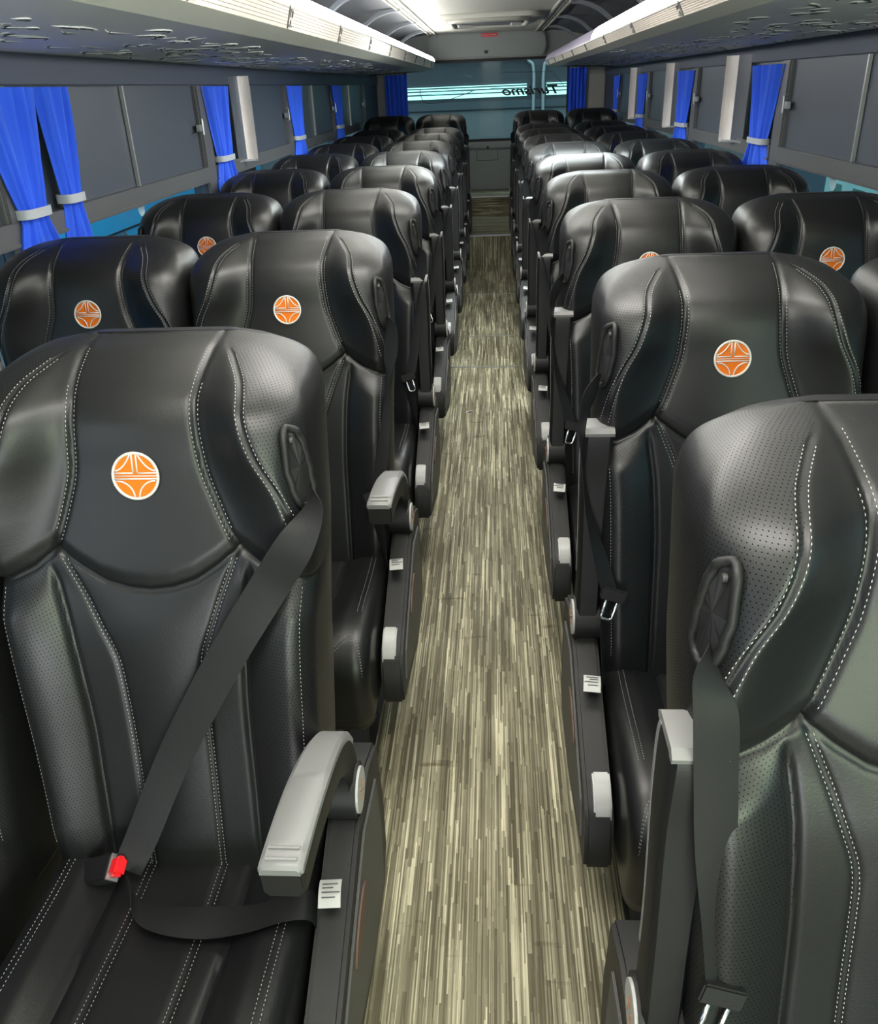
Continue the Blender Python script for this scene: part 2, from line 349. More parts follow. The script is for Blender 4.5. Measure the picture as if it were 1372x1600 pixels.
# header above the rear window
hp = []
for i in range(9): t = math.pi/2*i/8; hp.append((-.56+.07*-math.cos(t)*1, 1.74+.07*math.sin(t)))
hdr = MB(); out = [(-.60, 1.615), (-.635, 1.70), (-.615, 1.79), (-.57, 1.832), (.46, 1.832), (.505, 1.79), (.525, 1.70), (.49, 1.615)]
hdr.prism(out, 'y', Y1-.06, Y1-.001); H = struct('trim_10', hdr, M_panelg, bevel=.012)
t = empty('exit_sign', (-.03, Y1-.066, 1.805), 'small red notice plate above the grey header over the rear window', 'sign')
part('plate', MB().box((-.075, -.004, -.014), (.075, .004, .014)), M_sign, t)
g = MB()
for i, (x, w) in enumerate(((-.06, .018), (-.035, .02), (-.005, .012), (.015, .022), (.043, .02))): g.box((x, -.006, -.003), (x+w, -.003, .003))
part('lettering', g, M_label, t)
t = tag(new_obj('header_logo', mesh('header_logo', MB().prism([(-.03, .012), (.03, .012), (.012, 0), (.022, -.014), (-.022, -.014), (-.012, 0)], 'y', -.004, 0), M_blk)), 'tiny black winged mark in the middle of the grey rear header', 'logo'); t.location = (-.06, Y1-.062, 1.665)
t = tag(new_obj('panel_latch', mesh('panel_latch', MB().box((-.012, -.014, -.014), (.012, 0, .004)).tube([(0, -.014, -.005), (0, -.03, -.008)], .007), M_blk)), 'small black latch at the top of the grey panel below the rear window', 'latch'); t.location = (-.055, Y1-.03, .826)
hf = MB(); a, b, c, d = -.165, .045, .70, .80
for p, q in (((a, c), (b, c)), ((a, c), (a, d)), ((b, c), (b, d))): hf.bar((p[0], Y1-.021, p[1]), (q[0], Y1-.021, q[1]), .004, .004, (0, 1, 0))
struct('trim_11', hf, M_blk)

# roof hatch
t = empty('roof_hatch', (-.02, 7.22, CZ), 'white framed roof hatch in the cream ceiling above the aisle', 'hatch')
def rrect(cx, cy, hx, hy, r, n=6):
    out = []
    for qx, qy, a0 in ((1, 1, 0), (-1, 1, 90), (-1, -1, 180), (1, -1, 270)):
        for i in range(n+1):
            a = math.radians(a0+90*i/n); out.append((cx+qx*(hx-r)+r*math.cos(a), cy+qy*(hy-r)+r*math.sin(a)))
    return out
part('frame', MB().prism(rrect(0, 0, .36, .50, .1), 'z', -.03, 0), M_ceil, t, bevel=.006)
part('ring', MB().tube([(x, y, -.034) for x, y in rrect(0, 0, .28, .38, .12)], .018, 8, closed=True), M_chan, t, smooth=True)
part('handle', MB().bar((-.24, .1, -.045), (-.12, .16, -.045), .03, .02), M_white, t, bevel=.004); part('handle', MB().bar((.16, .1, -.045), (.24, .12, -.045), .04, .02), M_white, t, bevel=.004)
part('lid', MB().prism(rrect(0, 0, .25, .34, .1), 'z', -.035, -.030), M_ceilg, t)

# ceiling ribs
n_rib = 0
def rib(sgn, y):
    s = -1 if sgn < 0 else 1; cx = -.045
    if sgn < 0: pts = [(-.575, 1.822), (-.66, 1.812), (-.76, 1.775), (-.85, 1.705), (-.885, 1.66), (-.895, 1.61)]
    else: pts = [(.475, 1.822), (.56, 1.812), (.66, 1.775), (.75, 1.705), (.785, 1.66), (.795, 1.60)]
    C = cat_rom(pts, 5); t = empty('rack_bracket', (pts[0][0], y, 1.83), '', 'bracket', 'curved rack brackets on the %s' % ('left' if sgn < 0 else 'right'))
    mb = MB(); o = (pts[0][0], 0, 1.83)
    for i in range(len(C)-1):
        a = Vector((C[i][0]-o[0], 0, C[i][1]-o[2])); b = Vector((C[i+1][0]-o[0], 0, C[i+1][1]-o[2])); mb.bar(a, b, .055, .012, (0, 1, 0)); mb.v[-8:] = mb.v[-8:]
    # turn: wide along y, thin across
    mb = MB(); nrm = []
    for i, c in enumerate(C):
        q = C[min(i+1, len(C)-1)]-C[max(i-1, 0)]; q = Vector((q[0], 0, q[1])).normalized(); nrm.append(Vector((-q.z, 0, q.x)))
    vs = []; fs = []
    for c, n in zip(C, nrm):
        p = Vector((c[0]-o[0], 0, c[1]-o[2])); vs += [p+n*.010+Vector((0, dy, 0)) for dy in (-.028, .028)]+[p-n*.010+Vector((0, dy, 0)) for dy in (.028, -.028)]
    for i in range(len(C)-1):
        for j in range(4): fs.append((i*4+j, i*4+(j+1) % 4, i*4+4+(j+1) % 4, i*4+4+j))
    fs += [(3, 2, 1, 0), tuple(len(vs)-4+j for j in range(4))]
    part('arm', mb.add(vs, fs), M_rib, t, smooth='auto')
    part('cap', MB().box((-.02 if sgn > 0 else -.01, -.03, -.012), (.01 if sgn > 0 else .02, .03, .004)), M_chan, t)
    return t
ORD = ['nearest', 'second nearest', 'third', 'fourth', 'fifth', 'farthest']
for sgn, nm in ((-1, 'left'), (1, 'right')):
    for k, y in enumerate([3.6, 4.83, 6.05, 7.26, 8.42]):
        b = rib(sgn, y); b['label'] = 'curved grey bracket over the %s luggage rack, %s along the bus' % (nm, ['nearest', 'second from nearest', 'middle one', 'second from the rear', 'farthest'][k])

# ------------------------------------------------------------------ luggage racks
def rack(sgn):
    L = sgn < 0; nm = 'left' if L else 'right'; YA, YB = -1.9, 8.72
    if L:
        sec = dict(top=(-.56, 1.632), lt=(-.545, 1.622), lb=(-.533, 1.588), sb=(-.549, 1.534), rb=(-.62, 1.514), wall=(-1.143, 1.492), m1=(-.80, 1.504), m2=(-1.0, 1.498))
    else:
        sec = dict(top=(.513, 1.612), lt=(.498, 1.60), lb=(.480, 1.555), sb=(.497, 1.521), rb=(.567, 1.510), wall=(1.093, 1.482), m1=(.75, 1.500), m2=(.95, 1.490))
    root = empty('luggage_rack', (sec['lb'][0], 3.4, 1.5), '%s overhead luggage rack with light strip and swirl patterned grey underside' % nm, 'luggage rack')
    off = (sec['lb'][0], 3.4, 1.5)
    x = lambda k: sec[k][0]; z = lambda k: sec[k][1]
    # underside with a rounded nose at the far end
    prof = cat_rom([sec['rb'], sec['m1'], sec['m2'], sec['wall']], 8); mb = MB(); ys = [YA, 8.0, 8.2, 8.35, 8.48, 8.58, 8.66, YB]
    lift = [0, 0, .003, .008, .016, .028, .045, .07]
    n = len(prof); vs = []
    for y, l in zip(ys, lift):
        for i, p in enumerate(prof): vs.append((p[0], y, p[1]+l*sm(i/(n-1)*2.2)))
    fs = [(j*n+i, j*n+i+1, (j+1)*n+i+1, (j+1)*n+i) for j in range(len(ys)-1) for i in range(n-1)]
    part('underside', loc_(mb.add(vs, fs), off), M_under, root, smooth=True)
    d = -1 if L else 1
    wm = MB().tube([(x('wall')-d*.002, YA, z('wall')-.003), (x('wall')-d*.002, 8.6, z('wall')-.003)], .0035, 6); part('piping', loc_(wm, off), M_alu, root)
    # rim, slats, back
    mb = MB().prism([sec['sb'], sec['rb'], (x('rb'), z('rb')+.012), (x('sb')+d*.01, z('sb')+.01)], 'y', YA, YB-.02); part('rim', loc_(mb, off), M_rim, root)
    mb = MB(); K = 7
    for i in range(K):
        a = Vector((x('lb'), 0, z('lb'))).lerp(Vector((x('sb'), 0, z('sb'))), i/K); b = Vector((x('lb'), 0, z('lb'))).lerp(Vector((x('sb'), 0, z('sb'))), (i+.82)/K)
        mb.prism([(a.x, a.z), (b.x, b.z), (b.x+d*.012, b.z), (a.x+d*.012, a.z)], 'y', YA, YB-.01)
    a, b = sec['lb'], sec['sb']; mb.prism([(a[0]+d*.003, a[1]), (b[0]+d*.003, b[1]), (b[0]+d*.02, b[1]), (a[0]+d*.02, a[1])], 'y', YA, YB-.01)
    part('slatted_panel', loc_(mb, off), M_slat, root)
    g = MB().prism([(a[0]-d*.001, a[1]+.003), (a[0]-d*.001, a[1]-.003), (a[0]+d*.012, a[1]-.003), (a[0]+d*.012, a[1]+.003)], 'y', YA, YB-.01); part('lens_channel', loc_(g, off), M_alu, root)
    # floor of the rack and its outer back
    mb = MB().prism([(x('top')+d*.012, z('top')-.03), (x('wall'), z('wall')+.03), (x('wall'), z('wall')+.045), (x('top')+d*.012, z('top')-.012)], 'y', YA, YB-.03); part('shelf', loc_(mb, off), M_ceilg, root)
    mb = MB().prism([sec['sb'], sec['rb'], (x('wall'), z('wall')+.004), (x('wall'), z('wall')+.04), sec['top'], sec['lb']], 'y', YB-.035, YB-.02); part('end_cap', loc_(mb, off), M_plasg, root, bevel=.004)
    # lenses
    y = YA; k = 0; lit_end = 8.70 if L else 4.62
    while y < YB-.05:
        y2 = min(y+.60, YB-.02); lit = y+.3 < lit_end
        P = [sec['lb'], (x('lb')*.6+x('lt')*.4-d*.006, z('lb')*.6+z('lt')*.4), sec['lt'], sec['top'], (x('top')+d*.02, z('top')-.01), (x('lb')+d*.02, z('lb'))]
        me = MB().prism(P, 'y', y+.002, y2-.002)
        o = part('light_lens', loc_(me, off), (M_litL if L else M_litR) if lit else M_tube, root, smooth='auto')
        y = y2
    # seat number plates
    for yy in [1.75+.82*i for i in range(9)]:
        g = MB(); P0 = Vector((x('lb'), 0, z('lb'))); P1 = Vector((x('sb'), 0, z('sb'))); nn = Vector((-d, 0, 0))*.002
        def seg(u0, v0, u1, v1):
            p = P0.lerp(P1, v0)+nn+Vector((0, yy+u0, 0)); q = P0.lerp(P1, v1)+nn+Vector((0, yy+u1, 0))
            g.bar(p, q, .005, .003, (1, 0, 0))
        seg(-.028, .0, -.028, 1); seg(-.016, .2, .012, .2); seg(.012, .2, .012, .5); seg(-.016, .2, -.016, .5); seg(-.016, .85, .02, .85); seg(.0, .62, .0, .85)
        part('seat_number', loc_(g, off), M_ink, root)
    # embossed swirls on the underside, their lit and shaded sides painted as colour
    gl, gd = MB(), MB(); rnd = random.Random(3 if L else 5)
    def upt(t, y):
        i = min(n-2, int(t*(n-1))); f_ = t*(n-1)-i; p = prof[i]*(1-f_)+prof[i+1]*f_; return Vector((p[0], y, p[1]-.0015))
    for _ in range(330):
        y = 1.35+6.6*rnd.random(); tt = .20+.66*rnd.random()**1.1+.08*math.sin(y*2.3)
        if tt > .97 or (rnd.random() < .35 and math.sin(y*5) < 0): continue
        ln = rnd.uniform(.03, .10); cv = rnd.choice((-1, 1))*rnd.uniform(.01, .07)
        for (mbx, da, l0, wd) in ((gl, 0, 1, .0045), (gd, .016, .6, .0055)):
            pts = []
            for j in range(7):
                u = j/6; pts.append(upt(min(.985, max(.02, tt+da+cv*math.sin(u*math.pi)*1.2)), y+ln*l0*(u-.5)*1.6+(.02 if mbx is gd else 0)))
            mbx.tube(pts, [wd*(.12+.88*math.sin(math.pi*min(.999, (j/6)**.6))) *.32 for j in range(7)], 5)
    part('swirl_lit_side', loc_(gl, off), M_mark_l, root, smooth=True)['kind'] = 'stuff'; part('swirl_shaded_side', loc_(gd, off), M_mark_d, root, smooth=True)['kind'] = 'stuff'
rack(-1); rack(1)

# ------------------------------------------------------------------ curtains
def curtain(x, sgn, ya, yb, ztop, zbot, ztie, folds, label, tie=True, gather=.42, shift=0, axis='y', seed=1, group=None):
    """sheet hanging along y (side) or along x (rear), pinched at the tie"""
    rnd = random.Random(seed); nu, nv = folds*8, 44; cy = (ya+yb)/2; hw = (yb-ya)/2; ph = [rnd.uniform(-.7, .7) for _ in range(folds+1)]
    root = empty('curtain', (x, cy, zbot) if axis == 'y' else (cy, x, zbot), label, 'curtain', group); vs = []
    rows = []
    for j in range(nv+1):
        z = zbot+(ztop-zbot)*j/nv
        if z > ztie: t = (z-ztie)/(ztop-ztie); w = gather+(1-gather)*t**.8
        else: t = (ztie-z)/max(.01, ztie-zbot); w = gather+(min(1, gather+.28)-gather)*sm(t*1.5)
        if not tie: w = 1
        c = shift*(1-(max(0, (z-ztie))/(ztop-ztie)))*hw if tie else 0
        row = []
        for i in range(nu+1):
            u = i/nu; a = u*folds*2*math.pi+ph[int(u*folds)]*.4; amp = .012*(.5+.5*w) + .004*math.sin(a*.37+z*9)
            dep = amp*(math.sin(a)+.35*math.sin(2.3*a+z*6)); row.append((c+(u-.5)*2*hw*w, dep, z-zbot))
        rows.append(row)
    front = [(p[0], p[1], p[2]) for r in rows for p in r]; back = [(p[0], p[1]+.0025, p[2]) for r in rows for p in r]
    W_ = nu+1; nF = len(front); fs = []
    for j in range(nv):
        for i in range(nu):
            q = (j*W_+i, j*W_+i+1, (j+1)*W_+i+1, (j+1)*W_+i); fs.append(q); fs.append(tuple(k+nF for k in q[::-1]))
    for j in range(nv):
        for i in (0, nu): fs.append((j*W_+i, (j+1)*W_+i, (j+1)*W_+i+nF, j*W_+i+nF))
    vs = front+back
    def T(p):
        if axis == 'y': return (-sgn*.022+sgn*p[1], p[0], p[2])
        return (p[0], -.03+p[1], p[2])
    part('cloth', MB().add([T(p) for p in vs], fs), M_cur, root, smooth=True)
    if tie:
        c = shift*hw; w = hw*gather+.008; zz = ztie-zbot; pts = []
        for i in range(24):
            a = 2*math.pi*i/24; pts.append((c+w*math.copysign(abs(math.cos(a))**.5, math.cos(a)), .024*math.copysign(abs(math.sin(a))**.6, math.sin(a)), zz))
        b = MB(); v = []; 
        for h in (-.011, .011):
            for r in (1, 1.02): v += [T((c+(p[0]-c)*r, p[1]*(r+.06), zz+h)) for p in pts]
        K = 24; f = []
        for i in range(K):
            k = (i+1) % K
            f += [(i, k, 2*K+k, 2*K+i), (K+k, K+i, 3*K+i, 3*K+k), (i, K+i, K+k, k), (2*K+k, 3*K+k, 3*K+i, 2*K+i)]
        part('tie_band', b.add(v, f), M_tie, root, smooth='auto')
    return root
gl_ = 'blue curtains along the left windows'; gr_ = 'blue curtains along the right windows'
curtain(XL_, -1, 1.93, 2.22, 1.417, .98, 1.145, 5, 'wide blue curtain half nearest the camera on the left, with grey tie band', gather=.38, shift=.05, seed=1)
curtain(XL_, -1, 2.225, 2.385, 1.417, .98, 1.155, 4, 'narrow blue curtain half just behind the nearest left curtain', gather=.5, shift=-.12, seed=2)
for k, (a, b) in enumerate(((3.555, 3.90), (5.05, 5.44), (6.50, 6.87))):
    curtain(XL_, -1, a, b, 1.417, .98, 1.15, 5, 'blue curtain with grey tie on the left wall, %s from the front' % ('second', 'third', 'fourth')[k], gather=.5, seed=10+k)
for k, (a, b) in enumerate(((3.56, 3.96), (5.09, 5.53), (6.64, 6.99), (8.04, 8.33))):
    curtain(XR_, 1, a, b, 1.41, .98, 1.14, 5, 'blue curtain with grey tie on the right wall, %s' % ('nearest the camera', 'second from the camera', 'third from the camera', 'farthest, next to the grey rear panel')[k], gather=.5, seed=20+k, tie=True)
curtain(Y1, 1, .735, .91, 1.50, .75, 1.2, 5, 'blue curtain hanging at the right edge of the rear window', tie=False, axis='x', seed=31)
curtain(Y1, 1, -1.06, -.84, 1.50, .75, 1.2, 5, 'dark blue curtain hanging at the left edge of the rear window', tie=False, axis='x', seed=32)

# curved light-coloured blinds standing off the wall beside some curtains; their shade and lit edge are painted
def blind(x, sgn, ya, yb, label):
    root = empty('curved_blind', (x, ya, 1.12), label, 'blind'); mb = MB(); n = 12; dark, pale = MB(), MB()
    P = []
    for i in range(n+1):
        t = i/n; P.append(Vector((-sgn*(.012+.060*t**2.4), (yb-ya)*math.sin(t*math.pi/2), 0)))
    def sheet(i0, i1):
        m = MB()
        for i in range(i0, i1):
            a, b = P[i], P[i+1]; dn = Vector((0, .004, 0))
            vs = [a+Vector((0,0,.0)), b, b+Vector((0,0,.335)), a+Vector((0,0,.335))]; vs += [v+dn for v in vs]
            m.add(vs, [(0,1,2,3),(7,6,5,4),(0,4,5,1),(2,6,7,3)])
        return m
    part('blind_shaded_part', sheet(0, 7), M_film, root, smooth='auto'); part('blind_lit_part', sheet(7, n), M_blind_lit, root, smooth='auto')['label'] = 'outer strip of the blind, painted pale as if lit'  # dark near part and pale far strip paint the light falloff
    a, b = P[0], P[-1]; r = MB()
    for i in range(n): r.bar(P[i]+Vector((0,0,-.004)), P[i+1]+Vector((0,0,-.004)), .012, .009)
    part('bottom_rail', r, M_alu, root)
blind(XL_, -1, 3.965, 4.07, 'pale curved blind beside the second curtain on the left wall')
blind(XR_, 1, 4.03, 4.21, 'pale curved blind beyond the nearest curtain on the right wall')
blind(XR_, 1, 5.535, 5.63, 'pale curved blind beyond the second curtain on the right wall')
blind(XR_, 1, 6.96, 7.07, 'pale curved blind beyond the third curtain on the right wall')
gp = MB().box((.935, Y1-.035, .9), (1.09, Y1-.001, 1.44)); struct('trim_12', gp, mat('rear_corner_grey', (.33, .33, .31), .5), bevel=.004)

# ================================================================== THE SEAT
ZW = [0.34, 0.42, 0.5, 0.6, 0.75, 0.83, 0.9, 1.0, 1.033, 1.0561, 1.0726, 1.0866, 1.0965, 1.1039]
WW = [.194, .195, .197, .201, .207, .212, .215, .215, .213, .206, .195, .175, .148, .105]
ZS = [0.34, 0.42, 0.6, 0.755, 0.85, 0.97, 1.0248, 1.0495, 1.0701, 1.0866, 1.0974, 1.1039]
SS = [.128, .116, .082, .058, .032, .000, -.010, -.022, -.044, -.074, -.104, -.146]
ZB = [0.34, 0.6, 0.85, 1.0, 1.0743, 1.1039]; SB = [-.02, -.07, -.112, -.146, -.178, -.170]
zin, xin = [0.87, 0.925, 0.98, 1.0495, 1.0743, 1.1039], [.120, .098, .082, .077, .080, .086]
zr_, xr_ = [0.82, 0.86, 0.91, 0.955, 1.0, 1.0413, 1.0701, 1.0866, 1.1039], [.214, .206, .197, .183, .160, .146, .139, .122, .092]
zl_, xl_ = [.36, .40, .5, .61, .71, .78, .87], [.05, .051, .052, .053, .056, .078, .116]
zc_, xc_ = [.36, .42, .6, .755, .87], [.108, .108, .108, .116, .134]
zh_, hh_ = [0.82, 0.87, 0.92, 1.0, 1.0413, 1.0743, 1.0949, 1.1039], [.004, .020, .034, .044, .042, .026, .008, 0]
ZX, ZY = [0, .03, .06, .09, .118, .15, .19, .23], [.820, .823, .832, .850, .871, .850, .833, .825]
def zseam(x): return float(np.interp(abs(x), ZX, ZY))
def ga(d, s): return math.exp(-(d/s)**2)
def Sf(x, z):
    """forward offset of the seat back's front face"""
    ax = abs(x); w = ip(z, ZW, WW); s = ip(z, ZS, SS); zs = zseam(x)
    if z >= zs-.0005:
        xi, xr, h = ip(z, zin, xin), ip(z, zr_, xr_), ip(z, zh_, hh_); top = 1-sm((z-1.056)/.042)
        up_ = sm((z-zs)/.03)
        s += .007*up_*top
        if ax <= xi: s += .006*(1-(ax/xi)**2) - .0075*ga(ax-xi, .0042)
        elif ax <= xr: s += h*sm((ax-xi)/(xr-xi)*.95) - .0075*ga(ax-xi, .0042)
        else: s += h*(1-.55*sm((ax-xr)/max(.01, w-xr)))
        s -= .0045*ga(ax-xr, .0035)*(1 if z < 1.094 else .3)
    else:
        xi, xc = ip(z, zl_, xl_), ip(z, zc_, xc_); f = sm((zs-z)/.05)
        if ax <= xi: s += .006*(1-(ax/xi)**2)*f
        s -= .0035*ga(ax-xi, .004)
        if ax <= xc: s -= .004*f
        else: t = (ax-xc)/(w-xc); s += f*.024*math.sin(min(1, t*1.15)*math.pi*.62)*(.35+.65*sm((z-.36)/.12)) - .004*f
        s -= .007*ga(ax-xc, .0045)*f
    s -= .006*ga(z-zs, .0042)
    R = .034; e = (ax-(w-R))/R
    if e > 0: s -= .040*min(1, max(0, (s+.162)/.13))*(1-math.sqrt(max(0, 1-min(1, e)**2)))
    return s
def seat_back_mesh():
    nF, nSd, nB = 170, 8, 16
    zrs = list(np.linspace(.345, .838, 130))+list(np.linspace(.842, 1.045, 60))+[1.045+.059*math.sin(math.pi/2*i/34) for i in range(1, 35)]
    # spacing across: denser grid towards the edge
    U = [math.sin(math.pi/2*(2*i/nF-1)*.80)/math.sin(math.pi/2*.80) for i in range(nF+1)]
    parts = {'low': MB(), 'head': MB()}
    rings = []; kinds = []
    isplit = None
    for j, zr in enumerate(zrs):
        k = 1-sm(abs(zr-.84)/.13)
        w = ip(zr, ZW, WW); ring = []
        for u in U:
            x = u*w; z = zr+(zseam(x)-.84)*k; z = z if zr < .84 else max(z, zseam(x)); ring.append((x, z))
        if zr > .84 and isplit is None: isplit = j
        front = [(x, -Sf(x, z), z) for x, z in ring]
        xe, ze = ring[-1]; sF = -front[-1][1]; sB = ip(zr, ZB, SB); side = []
        for i in range(1, nSd):
            t = i/nSd; bul = .003*math.sin(math.pi*t); side.append((w+bul, -(sF+(sB+.02-sF)*t), ze+(zr-ze)*t))
        back = []
        for i in range(nB+1):
            a = -1+2*i/nB; xx = -a*w; e = max(0, (abs(xx)-(w-.03))/.03); back.append((xx, -(sB+.02*(1-math.sqrt(max(0, 1-e*e)))), zr))
        left = [(-p[0], p[1], p[2]) for p in side[::-1]]
        # mirrored left side must use the left edge height
        rings.append(front+side+back+left)
    n = len(rings[0]); A = np.array(rings); mid = nF//2
    seg = np.linalg.norm(np.diff(A, axis=1), axis=2); cu_ = np.concatenate([np.zeros((len(A), 1)), np.cumsum(seg, 1)], 1); uu = cu_-cu_[:, mid:mid+1]+1.0
    vseg = np.linalg.norm(np.diff(A, axis=0), axis=2); vv = np.concatenate([np.zeros((1, n)), np.cumsum(vseg, 0)], 0)+.2
    vv[:, :] = vv[:, [min(range(mid, n), key=lambda k: abs(k-(mid+60)))]]      # level rows of holes
    def build(j0, j1, head):
        sub = [p for r in rings[j0:j1+1] for p in r]; mb = MB(); fs = []; ms = []
        for j in range(j1-j0):
            z = zrs[j0+j]
            for i in range(n):
                k = (i+1) % n; fs.append((j*n+i, j*n+k, (j+1)*n+k, (j+1)*n+i))
                p = sub[j*n+i]; ax = abs(p[0]); mi = 0
                if head:
                    if i >= nF or ax > ip(p[2], zr_, xr_): mi = 1
                    if i >= nF+nSd and i < nF+nSd+nB: mi = 0
                    if i < nF and p[0]*1 > 0 and False: mi = 0
                else:
                    if i < nF and ax > ip(p[2], zc_, xc_): mi = 1
                ms.append(mi)
        if j1 == len(rings)-1: fs.append(tuple((j1-j0)*n+i for i in range(n))); ms.append(0)
        if j0 == 0: fs.append(tuple(range(n))[::-1]); ms.append(0)
        mb.v = sub; mb.f = fs; mb.m = ms; mb.uv = np.stack([uu[j0:j1+1].ravel(), vv[j0:j1+1].ravel()], 1); return mb
    return build(0, isplit, False), build(isplit, len(rings)-1, True)
lowmb, headmb = seat_back_mesh()
ME = {}
ME['backrest'] = mesh('backrest', lowmb, [M_lea, M_perf], smooth=True)
ME['headrest'] = mesh('headrest', headmb, [M_lea, M_perf], smooth=True)
for k_, b_ in (('backrest', lowmb), ('headrest', headmb)):
    me = ME[k_]; lay = me.uv_layers.new(name='UVMap'); vi = np.empty(len(me.loops), dtype=np.int32); me.loops.foreach_get('vertex_index', vi)
    lay.data.foreach_set('uv', b_.uv[vi].astype(np.float32).ravel())
def dashes(mb, pts, nrm, r=.0005, dash=.0036, gap=.0022):
    """small thread lengths along a 3-D polyline"""
    P = [Vector(p) for p in pts]; Nn = [Vector(n) for n in nrm]; acc = [0]
    for a, b in zip(P[:-1], P[1:]): acc.append(acc[-1]+(b-a).length)
    def at(d):
        i = min(len(P)-2, max(0, int(np.searchsorted(acc, d))-1)); L_ = acc[i+1]-acc[i]; t = (d-acc[i])/L_ if L_ > 0 else 0
        return P[i].lerp(P[i+1], t), Nn[i].lerp(Nn[i+1], t).normalized()
    d = 0
    while d+dash < acc[-1]:
        (p, n1), (q, n2), (m_, n3) = at(d), at(d+dash), at(d+dash/2); t = (q-p).normalized(); b = t.cross(n3)
        vs = [p-n1*.0003, m_+b*r+n3*.0003, m_-b*r+n3*.0003, m_+n3*(r*1.5), q-n2*.0003]
        mb.add(vs, [(0,1,3),(0,3,2),(1,4,3),(3,4,2),(0,2,4,1)]); d += dash+gap
def on_back(pts):
    C = cat_rom(pts, 10); out = []; nr = []
    for x, z in C:
        e = .0015; s = Sf(x, z); sx = (Sf(x+e, z)-Sf(x-e, z))/(2*e); sz = (Sf(x, z+e)-Sf(x, z-e))/(2*e)
        n = Vector((-sx, -1, -sz)).normalized(); out.append(Vector((x, -s, z))+n*.0006); nr.append(n)
    return out, nr
st = MB()
for m in (-1, 1):
    zz = np.linspace(.885, 1.097, 14); dashes(st, *on_back([(m*(ip(z, zin, xin)-.0055), z) for z in zz]))
    zz = np.linspace(.90, 1.070, 12); dashes(st, *on_back([(m*(ip(z, zin, xin)+.0060), z) for z in zz]))
    for dx in (-.0055, .0055):
        zz = np.linspace(.872, 1.092, 16); dashes(st, *on_back([(m*(ip(z, zr_, xr_)+dx), z) for z in zz]))
    for dx in (-.0036, .0036):
        zz = np.linspace(.37, .862, 20); dashes(st, *on_back([(m*(ip(z, zl_, xl_)+dx), z) for z in zz]))
    zz = np.linspace(.45, .822, 14); dashes(st, *on_back([(m*(ip(z, ZW, WW)-.016), z) for z in zz]))
ME['stitching'] = mesh('stitching', st, M_stitch)
# cushion : profile along (s, z)
CP = cat_rom([(.04, .375), (.10, .402), (.20, .404), (.32, .412), (.42, .418), (.468, .398), (.49, .35), (.487, .29), (.472, .225), (.43, .198), (.2, .20), (.0, .22), (-.02, .30)], 7)
def cush_pt(x, i):
    i = min(len(CP)-1.001, max(0, i)); k = int(i); f_ = i-k; s, z = CP[k]*(1-f_)+CP[k+1]*f_; t = CP[min(k+1, len(CP)-1)]-CP[max(k-1, 0)]; t = t/np.linalg.norm(t); n = np.array((-t[1], t[0]))
    ax = abs(x); topw = 1 if i < 36 else .4
    xc = .10-.012*min(1, i/28); h = -.003*ga(ax-.052, .004)*topw*(1 if i < 50 else 0)
    if i < 34: h += -.006*ga(ax-xc, .006)+(.018*sm((ax-xc)/.05)*(1-sm((i-20)/14)) if ax > xc else 0)
    w = .192; R = .035; e = (ax-(w-R))/R
    if e > 0: h -= .032*(1-math.sqrt(max(0, 1-min(1, e)**2)))
    return Vector((x, -(s+n[0]*h), z+n[1]*h)), Vector((0, -n[0], n[1]))
cm = MB(); nU = 96; U = [math.sin(math.pi/2*(2*i/nU-1)*.85)/math.sin(math.pi/2*.85)*.192 for i in range(nU+1)]; nS = len(CP)
vs = [cush_pt(x, i)[0] for i in range(nS) for x in U]; W1 = nU+1
fs = [(i*W1+j, i*W1+j+1, (i+1)*W1+j+1, (i+1)*W1+j) for i in range(nS-1) for j in range(nU)]; ms = [0]*len(fs)
fs += [tuple(i*W1 for i in range(nS)), tuple(i*W1+nU for i in range(nS))[::-1], tuple(range(W1)), tuple((nS-1)*W1+j for j in range(W1))[::-1]]; cm.v = [tuple(v) for v in vs]; cm.f = fs; cm.m = [0]*len(fs)
ME['cushion'] = mesh('cushion', cm, M_lea, smooth='auto')
st = MB()
def on_cush(pts):
    C = cat_rom(pts, 8); o, n_ = [], []
    for x, i in C: p, n = cush_pt(x, i); o.append(p+n*.0008); n_.append(n)
    return o, n_
for m in (-1, 1):
    for d in (-.0045, .0045):
        dashes(st, *on_cush([(m*(.052+d), i) for i in np.linspace(3, 33, 8)]))
        dashes(st, *on_cush([(m*(.168+d-.006), i) for i in np.linspace(3, 24, 5)]))
    for d in (0, 1.6):
        dashes(st, *on_cush([(m*.004, 48+d), (m*.05, 45+d), (m*.09, 39+d), (m*.125, 32+d), (m*.152, 29+d), (m*.170, 32+d), (m*.180, 40+d)]))
ME['cushion_stitching'] = mesh('cushion_stitching', st, M_stitch)
